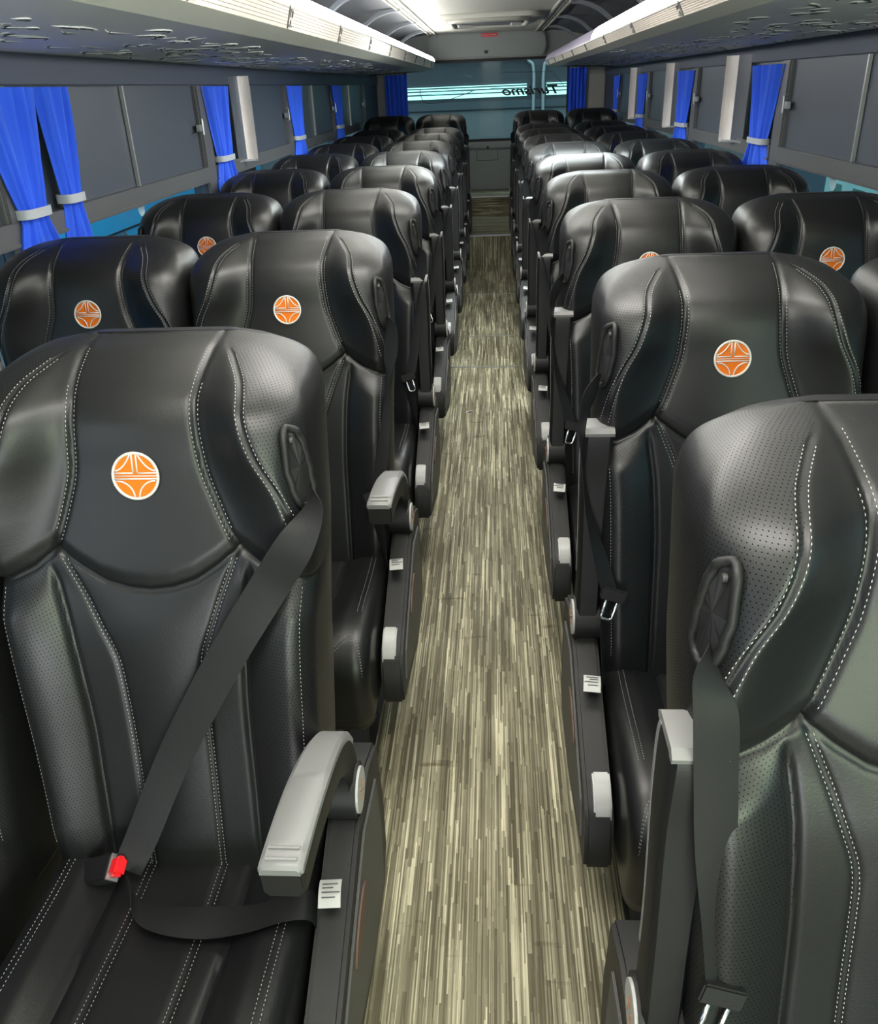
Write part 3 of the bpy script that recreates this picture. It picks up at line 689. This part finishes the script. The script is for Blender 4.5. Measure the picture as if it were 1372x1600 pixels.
# emblem
EMB_R = .0300
def emblem():
    ring, disc, bars = MB(), MB(), MB(); R = EMB_R
    disc.disc((0, .001, 0), (0, -1, 0), R*.93, .0022, 40)
    ring.tube([(R*.95*math.cos(a), -.0012, R*.95*math.sin(a)) for a in np.linspace(0, 2*math.pi, 48, endpoint=False)], .0019, 8, closed=True)
    q = lambda pts, r=.0011: bars.tube([(R*x, -.0016, R*z) for x, z in pts], r, 6)
    for m in (-1, 1):
        q([(m*.09, .90), (m*.09, .16)]); q([(m*.92, .12), (m*.09, .12)])
        q([(m*(.16+.70*t), .22+.66*(1-t)**2.0*(1-.0*t)) for t in np.linspace(0, 1, 9)])
        q([(m*(.10+.72*(1-math.cos(t))), -.90+.70*math.sin(t)) for t in np.linspace(0, math.pi/2, 9)])
    q([(-.94, -.12), (.94, -.12)]); q([(-.9, 0), (.9, 0)], .0007)
    return mesh('emblem', disc, M_orange), mesh('emblem_rim', ring, M_silver, smooth=True), mesh('emblem_lines', bars, M_silver, smooth=True)
ME['emblem'], ME['emblem_rim'], ME['emblem_lines'] = emblem()
# back shell and pedestal
bs = MB(); bsp = [(.40, .0), (.6, -.062), (.85, -.104), (1.0, -.128)]
ys = cat_rom(bsp, 6); v = []
for z, s in ys:
    for x in (-.185, -.15, .15, .185): v.append((x, -(s-(.028 if abs(x) < .16 else .008)), z))
    for x in (.185, -.185): v.append((x, -(s+.01), z))
f = [(i*6+j, i*6+(j+1) % 6, i*6+6+(j+1) % 6, i*6+6+j) for i in range(len(ys)-1) for j in range(6)]+[tuple(range(6)), tuple(len(v)-6+j for j in range(6))]
ME['back_shell'] = mesh('back_shell', MB().add(v, f), M_plas, smooth='auto')
def pedestal_mesh(z0):
    p = MB().box((-.17, -.40, .165), (.17, -.02, .20)); h = .165
    for s in (.06, .33):
        p.bar((.13, -s, z0+.004), (.13, -s, h), .035, .05, (0, 1, 0)); p.bar((-.13, -s, z0+.004), (-.13, -s, h), .035, .05, (0, 1, 0))
    p.box((-.155, -.38, z0+.002), (-.105, -.02, z0+.014)); p.box((.105, -.38, z0+.002), (.155, -.02, z0+.014)); return mesh('pedestal', p, M_blk, bevel=.003)
ME['pedestal'] = pedestal_mesh(0); ME['pedestal_short'] = pedestal_mesh(.11)

# parts that come in a left and a right handed version (m = side of the aisle in seat space)
def handed(m):
    D = {}
    X = lambda a, b: (min(m*a, m*b), max(m*a, m*b))
    x0, x1 = .200, .246
    poly = [(-.12, .30), (-.10, .44), (-.02, .468), (.075, .462), (.10, .452), (.20, .405), (.30, .362), (.365, .335), (.388, .312), (.397, .245), (.392, .218), (.36, .208), (.1, .150), (-.06, .155), (-.11, .2)]
    a, b = X(x0, x1); mb = MB().prism([(-s, z) for s, z in poly], 'x', a, b)
    D['side_shell'] = mesh('side_shell', mb, M_plas, bevel=.006, smooth='auto')
    a, b = X(.246, .2495); inner = [(-.06, .28), (-.05, .41), (.07, .425), (.20, .37), (.33, .31), (.355, .25), (.10, .185), (-.04, .19)]
    D['shell_inlay'] = mesh('shell_inlay', MB().prism([(-s, z) for s, z in inner], 'x', a, b), M_plasg, bevel=.0015)
    ov = [(-(.16+.055*math.cos(t)), .345-.035*math.cos(t)*.5+.022*math.sin(t)) for t in np.linspace(0, 2*math.pi, 20, endpoint=False)]
    a, b = X(.2495, .252); D['oval_badge'] = mesh('oval_badge', MB().prism(ov, 'x', a, b), mat('badge_tan', (.09, .045, .03), .5))
    # recline button: small pale paddle proud of the sloping shell top
    a, b = X(.203, .232); pd = [(.315, .352), (.322, .366), (.345, .362), (.372, .340), (.382, .310), (.376, .290), (.360, .292), (.340, .33)]
    D['recline_button'] = mesh('recline_button', MB().prism([(-s, z) for s, z in pd], 'x', a, b), M_white, bevel=.003, smooth='auto')
    # armrests: profile in (s, z) around the hub at (.05, .487)
    hub = (.05, .487)
    def arm(up_):
        # centre line and half thickness (across the line), in the lowered position
        line = [(0, 0, .034), (.0, .045, .031), (.02, .085, .030), (.07, .118, .028), (.14, .140, .026), (.21, .150, .025), (.265, .150, .026), (.280, .149, .022)]
        C = cat_rom(line, 5)
        if up_:
            line = [(0, 0, .034), (.0, .05, .030), (-.004, .12, .027), (-.010, .2, .026), (-.016, .28, .028), (-.018, .34, .032), (-.018, .365, .030), (-.018, .373, .022)]; C = cat_rom(line, 5)
        body = MB(); pad = MB(); K = len(C); v = []; pv = []; hw0 = .0235
        for i, c in enumerate(C):
            t = C[min(i+1, K-1)][:2]-C[max(i-1, 0)][:2]; t = t/np.linalg.norm(t); n = np.array((-t[1], t[0]))   # n points up (lowered) / backwards (raised)
            tip = i/(K-1); hw = hw0*(.85+.16*sm((tip-.25)/.4)); xc = .213+(.008 if True else 0)*(1-tip)
            if tip > .97: hw *= .9
            for (dx, dn) in ((-1, -.7), (-.75, -1), (.75, -1), (1, -.7), (1, .62), (-1, .62)):
                q = c[:2]+n*c[2]*dn; v.append((m*(xc+dx*hw), -(hub[0]+q[0]), hub[1]+q[1]))
            for (dx, dn) in ((-1.04, .60), (1.04, .60), (1.02, .85), (.8, 1.02), (-.8, 1.02), (-1.02, .85)):
                q = c[:2]+n*c[2]*dn; pv.append((m*(xc+dx*hw), -(hub[0]+q[0]), hub[1]+q[1]))
        f = [(i*6+j, i*6+(j+1) % 6, i*6+6+(j+1) % 6, i*6+6+j) for i in range(K-1) for j in range(6)]+[tuple(range(6)), tuple((K-1)*6+j for j in range(6))]
        body.add(v, f); i0 = 8; pvv = pv[i0*6:]; K2 = K-i0
        f2 = [(i*6+j, i*6+(j+1) % 6, i*6+6+(j+1) % 6, i*6+6+j) for i in range(K2-1) for j in range(6)]+[tuple(range(6)), tuple((K2-1)*6+j for j in range(6))]
        pad.add(pvv, f2)
        if up_:      # pale cap wrapped over the free end
            xa, xb = sorted((m*.1885, m*.2375)); z0 = hub[1]+.366
            pad.prism([(-.000, z0), (-.062, z0), (-.064, z0+.006), (-.056, z0+.013), (-.008, z0+.013), (.002, z0+.006)], 'x', xa, xb)
        if not up_:
            for i in (K2-5, K2-7):       # two raised lines near the tip
                a_ = Vector(pvv[i*6+4]); b_ = Vector(pvv[i*6+3]); pad.tube([a_.lerp(b_, .05)+Vector((0, 0, .0005)), a_.lerp(b_, .95)+Vector((0, 0, .0005))], .0022, 6)
        a, b = X(.196, .243); body.tube([(a, -hub[0], hub[1]), (b, -hub[0], hub[1])], .040, 28)
        cap = MB(); cap.tube([(m*.243, -hub[0], hub[1]), (m*.2465, -hub[0], hub[1])], .033, 28); cap2 = MB()
        for ang in (20, 110, 200, 290):
            r_ = math.radians(ang); cap2.tube([(m*.247, -(hub[0]+.006*math.cos(r_)), hub[1]+.006*math.sin(r_)), (m*.247, -(hub[0]+.014*math.cos(r_+.4)), hub[1]+.014*math.sin(r_+.4))], .0013, 5)
        return mesh('armrest', body, M_plas, smooth='auto', bevel=0), mesh('armrest_pad', pad, M_pad, smooth='auto'), mesh('hub_cap', cap, M_white), mesh('hub_mark', cap2, M_bronze)
    D['arm_down'] = arm(False); D['arm_up'] = arm(True)
    # belt anchor loop on the outer face of the headrest
    an = MB(); cx = .1985
    def onside(s, z, out=0):
        w = ip(z, ZW, WW); 
        x = w
        for _ in range(12):
            if Sf(x, z) >= s: break
            x -= .002
        x = min(w+.004, x); return Vector((m*(x+out), -s, z))
    cpt = [(.018, 1.030), (.030, 1.020), (.034, .995), (.036, .965), (.034, .940), (.022, .930), (.006, .938), (.002, .965), (.006, 1.0), (.010, 1.022)]
    loop = cat_rom(cpt+[cpt[0]], 4)[:-1]
    an.tube([onside(s, z, .004) for s, z in loop], .0048, 8, closed=True)
    D['belt_anchor'] = mesh('belt_anchor', an, M_plas, smooth=True)
    fill = MB(); cc = onside(.018, .98, .001); ring_ = [onside(.018+(s-.018)*.9, .98+(z-.98)*.95, .0035) for s, z in loop]
    fill.add([cc+Vector((m*.003, 0, 0))]+ring_, [(0, i+1, (i+1) % len(ring_)+1) for i in range(len(ring_))]); D['anchor_plate'] = mesh('anchor_plate', fill, M_blk)
    sc = MB(); p = onside(.018, 1.014, .002); sc.disc(p, (m, 0, 0), .004, .004, 12); D['anchor_screw'] = mesh('anchor_screw', sc, M_plasg)
    # ribbons : (s, x, z, half-width vector (dx, ds, dz))
    def ribbon(rows, n=8, th=.0011):
        C = cat_rom(rows, n); v = []; rings_ = []
        P = [Vector((m*c[1], -c[0], c[2])) for c in C]; Wd = [Vector((m*c[3], -c[4], c[5])) for c in C]
        for i, (p, w) in enumerate(zip(P, Wd)):
            t = (P[min(i+1, len(P)-1)]-P[max(i-1, 0)]).normalized(); nn = t.cross(w)
            nn = nn.normalized() if nn.length > 1e-9 else Vector((0, -1, 0))
            v += [p-w+nn*th*.2, p-w*.4+nn*th, p+w*.4+nn*th, p+w+nn*th*.2, p+w-nn*th*.2, p+w*.4-nn*th, p-w*.4-nn*th, p-w-nn*th*.2]
        K = len(P); f = [(i*8+j, i*8+(j+1) % 8, i*8+8+(j+1) % 8, i*8+8+j) for i in range(K-1) for j in range(8)]+[tuple(range(8)), tuple((K-1)*8+j for j in range(8))]
        return MB().add(v, f)
    # A: buckled across the back (first left seat)
    shoulder = ribbon([(.030, .222, .955, .004, .012, .006), (.055, .226, .940, .014, .010, .002), (.078, .205, .905, .020, .004, -.010), (.076, .165, .845, .020, .001, -.013), (.085, .118, .775, .020, .002, -.013), (.095, .068, .695, .020, .002, -.013), (.112, .008, .590, .0195, .002, -.012), (.140, -.040, .490, .019, .002, -.011), (.158, -.066, .440, .018, .001, -.009)])
    lap = ribbon([(.172, -.060, .440, .010, .012, .006), (.205, -.040, .428, .008, .020, .004), (.220, .000, .424, .004, .022, .003), (.222, .060, .423, .002, .023, -.001), (.218, .120, .428, 0, .023, .003), (.205, .165, .434, .0, .023, .002), (.195, .192, .428, .004, .022, -.002), (.185, .200, .395, .002, .020, -.004)])
    D['belt_A'] = mesh('seat_belt', MB().add(shoulder.v, shoulder.f).add(lap.v, lap.f), M_web, smooth='auto')
    # B: hanging loose with a tongue half way (all others)
    loose = ribbon([(.030, .215, .952, .004, .011, .005), (.046, .224, .925, .014, .010, .010), (.054, .221, .880, .016, .008, .004), (.066, .213, .820, .004, .004, .0), (.082, .205, .740, .010, .003, .0), (.100, .192, .650, .014, .003, .0), (.118, .176, .575, .015, .004, 0)])
    loose2 = ribbon([(.122, .172, .572, .014, .004, 0), (.128, .176, .53, .015, .006, 0), (.135, .184, .48, .012, .01, 0), (.150, .190, .44, .006, .012, 0), (.155, .197, .41, .003, .010, 0)])
    D['belt_B'] = mesh('seat_belt', MB().add(loose.v, loose.f).add(loose2.v, loose2.f), M_web, smooth='auto')
    # C: pulled out towards the aisle, bulging
    bul = ribbon([(.030, .215, .952, .004, .011, .005), (.055, .232, .925, .012, .014, .006), (.070, .243, .880, .008, .018, .002), (.085, .240, .800, .004, .018, 0), (.095, .228, .720, .006, .016, 0), (.110, .205, .640, .012, .010, 0), (.120, .190, .585, .014, .005, 0)])
    bul2 = ribbon([(.122, .184, .58, .012, .008, 0), (.13, .196, .54, .010, .014, 0), (.15, .198, .48, .006, .018, 0), (.16, .196, .42, .004, .015, 0)])
    D['belt_C'] = mesh('seat_belt', MB().add(bul.v, bul.f).add(bul2.v, bul2.f), M_web, smooth='auto')
    wide = ribbon([(.030, .210, .955, .004, .011, .004), (.050, .213, .938, .014, .008, .006), (.060, .205, .905, .0195, .004, 0), (.066, .199, .84, .0195, .002, 0), (.074, .192, .76, .019, .002, 0), (.084, .184, .67, .014, .006, 0), (.098, .178, .60, .012, .006, 0)])
    wide2 = ribbon([(.10, .176, .596, .013, .004, 0), (.115, .182, .54, .012, .010, 0), (.135, .188, .48, .006, .014, 0), (.15, .196, .42, .003, .012, 0)])
    D['belt_D'] = mesh('seat_belt', MB().add(wide.v, wide.f).add(wide2.v, wide2.f), M_web, smooth='auto')
    def tongue(s, x, z):
        k = MB(); k.box((-.022, -.006, -.004), (.022, .006, .018)); tg = MB(); tg.tube([(-.010, -.003, -.004), (-.010, -.005, -.034), (-.006, -.005, -.038), (.006, -.005, -.038), (.010, -.005, -.034), (.010, -.003, -.004)], .0028, 8)
        R = Matrix.Translation((m*x, -s, z)) @ Matrix.Rotation(math.radians(-18*m), 4, 'Y') @ Matrix.Rotation(math.radians(-12), 4, 'X')
        for q in (k, tg): q.v = [tuple(R @ Vector(p)) for p in q.v]
        return mesh('tongue_grip', k, M_plas, bevel=.002), mesh('latch_tongue', tg, M_metal, smooth=True)
    D['tongue_B'] = tongue(.126, .174, .570); D['tongue_C'] = tongue(.128, .186, .578); D['tongue_D'] = tongue(.104, .178, .596)
    # white label folded out where the lap belt meets the shell
    lb = MB(); P0 = Vector((m*.203, -.165, .438)); ex = Vector((m*.030, 0, .003)); ey = Vector((m*.004, -.040, -.004)); nn = Vector((0, 0, .0006))
    vs = []
    for i in range(5):
        for j in range(2): t = i/4; vs.append(P0+ey*t+ex*j+Vector((0, 0, .006*math.sin(t*math.pi))))
    vs2 = [p-nn for p in vs]; f = []
    for i in range(4): f += [(i*2, i*2+1, i*2+3, i*2+2), (10+i*2, 10+i*2+2, 10+i*2+3, 10+i*2+1)]
    f += [(0, 2, 12, 10), (2, 4, 14, 12), (4, 6, 16, 14), (6, 8, 18, 16), (1, 11, 13, 3), (3, 13, 15, 5), (5, 15, 17, 7), (7, 17, 19, 9), (0, 10, 11, 1), (8, 9, 19, 18)]
    D['label'] = mesh('label', MB().add(vs+vs2, f), M_label, smooth='auto')
    il = MB()
    for i, w in enumerate((.7, .5, .8, .6)):
        t = .25+i*.16; a_ = P0+ey*t+ex*.15+Vector((0, 0, .006*math.sin(t*math.pi)+.0008)); il.bar(a_, a_+ex*w, .0016, .0006)
    D['label_print'] = mesh('label_print', il, M_ink)
    # buckle (black, red button) rising from between the seats
    bk = MB(); a_, b_ = Vector((m*-.150, -.135, .40)), Vector((m*-.082, -.160, .447)); bk.bar(a_, b_, .036, .020, (0, -.5, 1))
    bk2 = MB(); bk2.bar(b_, b_+(b_-a_).normalized()*.020, .026, .016, (0, -.5, 1)); bk3 = MB(); bk3.bar(b_-(b_-a_).normalized()*.001, b_+(b_-a_).normalized()*.002, .034, .018, (0, -.5, 1))
    stk = MB().tube([a_, a_+Vector((m*-.025, .01, -.02)), a_+Vector((m*-.045, .03, -.05))], [.014, .012, .012], 10)
    D['buckle'] = mesh('buckle', bk, M_plas, bevel=.003); D['buckle_button'] = mesh('buckle_button', bk2, M_red, bevel=.004); D['buckle_edge'] = mesh('buckle_edge', bk3, M_alu); D['buckle_stalk'] = mesh('buckle_stalk', stk, M_blk, smooth=True)
    return D
HD = {1: handed(1), -1: handed(-1)}
PROTO = {}
def seat(x, y, z, m, aisle, arm, belt, label, group, short=False, simple=False, lean=0):
    root = empty('bus_seat', (x, y, z), label, 'seat', group); D = HD[m]
    if lean: root.rotation_euler = (lean, 0, 0)
    P = lambda n, me, par=None: new_obj(n, me, par or root)
    b = P('backrest', ME['backrest']); h = P('headrest', ME['headrest']); P('stitching', ME['stitching'], h)['kind'] = 'stuff'
    c = P('cushion', ME['cushion']); P('stitching', ME['cushion_stitching'], c)['kind'] = 'stuff'
    P('back_shell', ME['back_shell']); P('pedestal', ME['pedestal_short' if short else 'pedestal'])
    e = P('emblem', ME['emblem']); e['label'] = 'round orange emblem with silver lines'; e.location = (0, -Sf(0, .968)-.0012, .968); e.rotation_euler = (math.radians(-13.5), 0, 0)
    P('emblem_rim', ME['emblem_rim'], e); P('emblem_lines', ME['emblem_lines'], e)
    an = P('belt_anchor', D['belt_anchor']); P('anchor_plate', D['anchor_plate'], an); P('anchor_screw', D['anchor_screw'], an)
    bl = P('seat_belt', D['belt_'+belt])
    if belt == 'A':
        q = P('buckle', D['buckle']); P('buckle_button', D['buckle_button'], q)['label'] = 'red buckle button'; P('buckle_edge', D['buckle_edge'], q); P('buckle_stalk', D['buckle_stalk'], q)
    else:
        g_, t_ = D['tongue_'+belt]; P('tongue_grip', g_, bl); P('latch_tongue', t_, bl)
    if aisle:
        s = P('side_shell', D['side_shell']); P('shell_inlay', D['shell_inlay'], s); P('oval_badge', D['oval_badge'], s)
        r = P('recline_button', D['recline_button'], s); r['label'] = 'pale grey recline button'
        lb = P('belt_label', D['label'], bl); P('label_print', D['label_print'], bl)
        A = D['arm_up' if arm == 'up' else 'arm_down']; a = P('armrest', A[0]); a['label'] = 'armrest folded %s' % ('up' if arm == 'up' else 'down')
        P('armrest_pad', A[1], a)['label'] = 'silver grey armrest pad'; P('hub_cap', A[2], a); P('hub_mark', A[3], a)
    return root
CXL, CXR, DW = -.4415, .387, .440
YL, PL, YR, PR, oR = .923, .85, .559, .802, .0526
nth = ['front', 'second', 'third', 'fourth', 'fifth', 'sixth', 'seventh', 'eighth', 'ninth', 'tenth']
for side, n in (('left', 9), ('right', 10)):
    for r in range(1, n+1):
        L = side == 'left'; y = YL+PL*(r-1) if L else YR+PR*(r-1)+(oR if r == 1 else 0); last = r == n
        z = .07 if last else 0; cx = CXL if L else CXR; m = 1 if L else -1
        arm = 'down' if (L and r <= 2) else 'up'; belt = 'A' if (L and r == 1) else ('D' if (not L and r == 1) else 'C' if (not L and r in (2, 3)) else 'B')
        look = {('left', 1): 'with belt buckled and silver armrest down', ('left', 2): 'with armrest down and belt hanging loose'}.get((side, r), 'with armrest raised')
        lab = 'black aisle seat %s, %s row %s of the aisle' % (look, 'rearmost raised' if last else nth[r-1], side)
        seat(cx, y, z, m, True, arm, belt, lab, 'aisle seats on the %s' % side, short=last)
        if not L and r == 1: continue
        if L and r == 1 and False: continue
        wx = cx-DW if L else cx+DW
        lab = 'black leather window seat, %s row on the %s side' % ('rearmost raised' if last else nth[r-1], side)
        seat(wx, y, z, -m, False, 'up', 'B', lab, 'window seats on the %s' % side, short=last)

# small litter and tag
t = tag(new_obj('paper_scrap', mesh('paper_scrap', MB().add([(0,0,0),(.03,.02,.004),(.028,.034,.001),(-.004,.012,.003),(.012,.01,.008)], [(0,1,4),(1,2,4),(2,3,4),(3,0,4),(0,3,2,1)]), M_label)), 'tiny pale scrap of litter on the aisle floor', 'litter'); t.location = (-.135, 3.72, .001)
t = empty('key_tag', (.178, 6.35, .16), 'small turquoise tag hanging at the aisle edge of a right hand seat', 'tag')
part('tag_plate', MB().box((-.018, -.002, -.05), (.0, .002, -.008)), mat('turquoise', (.25, .6, .52), .5), t, bevel=.003)
part('cord', MB().tube(cat_rom([(-.009, 0, -.008), (.0, 0, .01), (.02, .01, .02), (.03, .01, -.002)], 4), .003, 6), M_white, t)

# ================================================================== OUTSIDE
M_cyan = mat('cyan_paint', (.03, .33, .62), .35); M_teal = mat('pale_teal_wall', (.35, .62, .62), .6); M_slate = mat('slate_wall', (.06, .10, .13), .6)
t = empty('parked_bus', (-3.0, 3.5, 0), 'bright cyan bus parked outside the left windows', 'bus')
part('body', MB().box((-1.2, -5, .2), (0, 8, 1.16)), M_cyan, t, bevel=.03); part('roof_side', MB().box((-1.2, -5, 1.16), (0, 8, 3.0)), M_slate, t)
part('stripe', MB().box((0, 3.05, .435), (.006, 4.6, .447)), M_blk, t)
cu = bpy.data.curves.new('side_lettering', 'FONT'); cu.body = 'IVIJ'; cu.size = .12; cu.extrude = .003
o = bpy.data.objects.new('tmp', cu); COL.objects.link(o); dg = bpy.context.evaluated_depsgraph_get(); me = bpy.data.meshes.new_from_object(o.evaluated_get(dg)); bpy.data.objects.remove(o)
me.materials.clear(); me.materials.append(M_slate)
for v in me.vertices: x, y, z = v.co; v.co = (z, x, y)
o = new_obj('lettering', me, t); o.location = (.006, 3.28, .345)
for k in range(4): part('wheel', MB().tube([(-.25, [-4.2, -3.2, 6.2, 7.2][k], .45), (.02, [-4.2, -3.2, 6.2, 7.2][k], .45)], .45, 24), M_blk, t)
t = tag(new_obj('ground', mesh('ground', MB().box((-12, -6, -.8), (12, 22, -.6)), mat('tarmac', (.05, .055, .06), .9))), 'grey tarmac yard outside', 'ground'); t['kind'] = 'structure'
t = empty('garage_wall', (3.4, 3.5, -.6), 'pale teal garage wall with green openings outside the right windows', 'building')
part('wall', MB().box((0, -8, 0), (.2, 5.85, 4)), M_teal, t); part('dark_end', MB().box((0, 5.85, 0), (.2, 14, 4)), M_slate, t)
for k in range(13): part('opening', MB().box((-.01, -1.2+k*.55, .72), (0, -.95+k*.55, .985)), mat('green_opening', (.06, .2, .18), .6), t)
# glass stickers
for (x, sg, y, z, nm) in ((XL_-.028, 1, 2.87, 1.060, 'left'), (XR_+.028, -1, 3.02, 1.052, 'right')):
    t = tag(new_obj('round_sticker', mesh('round_sticker', MB().disc((0, 0, 0), (sg, 0, 0), .028, .001, 30), mat('sticker_pale', (.42, .62, .70), .5))), 'pale round sticker on the lower glass of the nearest %s window' % nm, 'sticker'); t.location = (x, y, z)
# behind the bus: a depot front with a lit slatted band
yb = 11.6
t = empty('depot_front', (0, yb, -.6), 'teal grey depot front with a bright slatted band seen through the rear window', 'building')
part('wall', MB().box((-5, 0, 0), (5, .2, 1.72)), mat('depot_teal', (.13, .155, .16), .6), t)
part('upper_wall', MB().box((-5, 0, 1.72), (5, .2, 4.2)), mat('depot_slate', (.04, .048, .056), .6), t)
part('ledge', MB().box((-5, -.03, 1.715), (5, 0, 1.80)), mat('ledge_grey', (.06, .08, .09), .6), t)
M_band = mat('lit_louvre', (.5, .8, .75), .5, emit=(.50, .95, .86), estr=1.0); M_bluel = mat('lit_blue_slat', (.1, .4, .7), .5, emit=(.10, .42, .75), estr=.8)
for k, (za, zb) in enumerate(((1.845, 1.885), (1.900, 1.925), (1.94, 1.955), (1.97, 1.98))):
    part('louvre', MB().box((-5, -.02, za), (.42, 0, zb)).box((.66, -.02, za), (5, 0, zb)), M_band, t)
part('blue_slat', MB().box((-5, -.02, 2.36), (5, 0, 2.43)), M_bluel, t)
M_pole = mat('pale_pole', (.3, .36, .36), .4)
for x, dx in ((.50, -1), (.62, 1)):
    part('pipe', MB().tube(cat_rom([(x, -.06, 0), (x, -.06, 1.6), (x, -.06, 2.1), (x+dx*.06, -.06, 2.22), (x+dx*.3, -.06, 2.26), (x+dx*2.5, -.06, 2.27)], 6), .018, 8), M_pole, t, smooth=True)
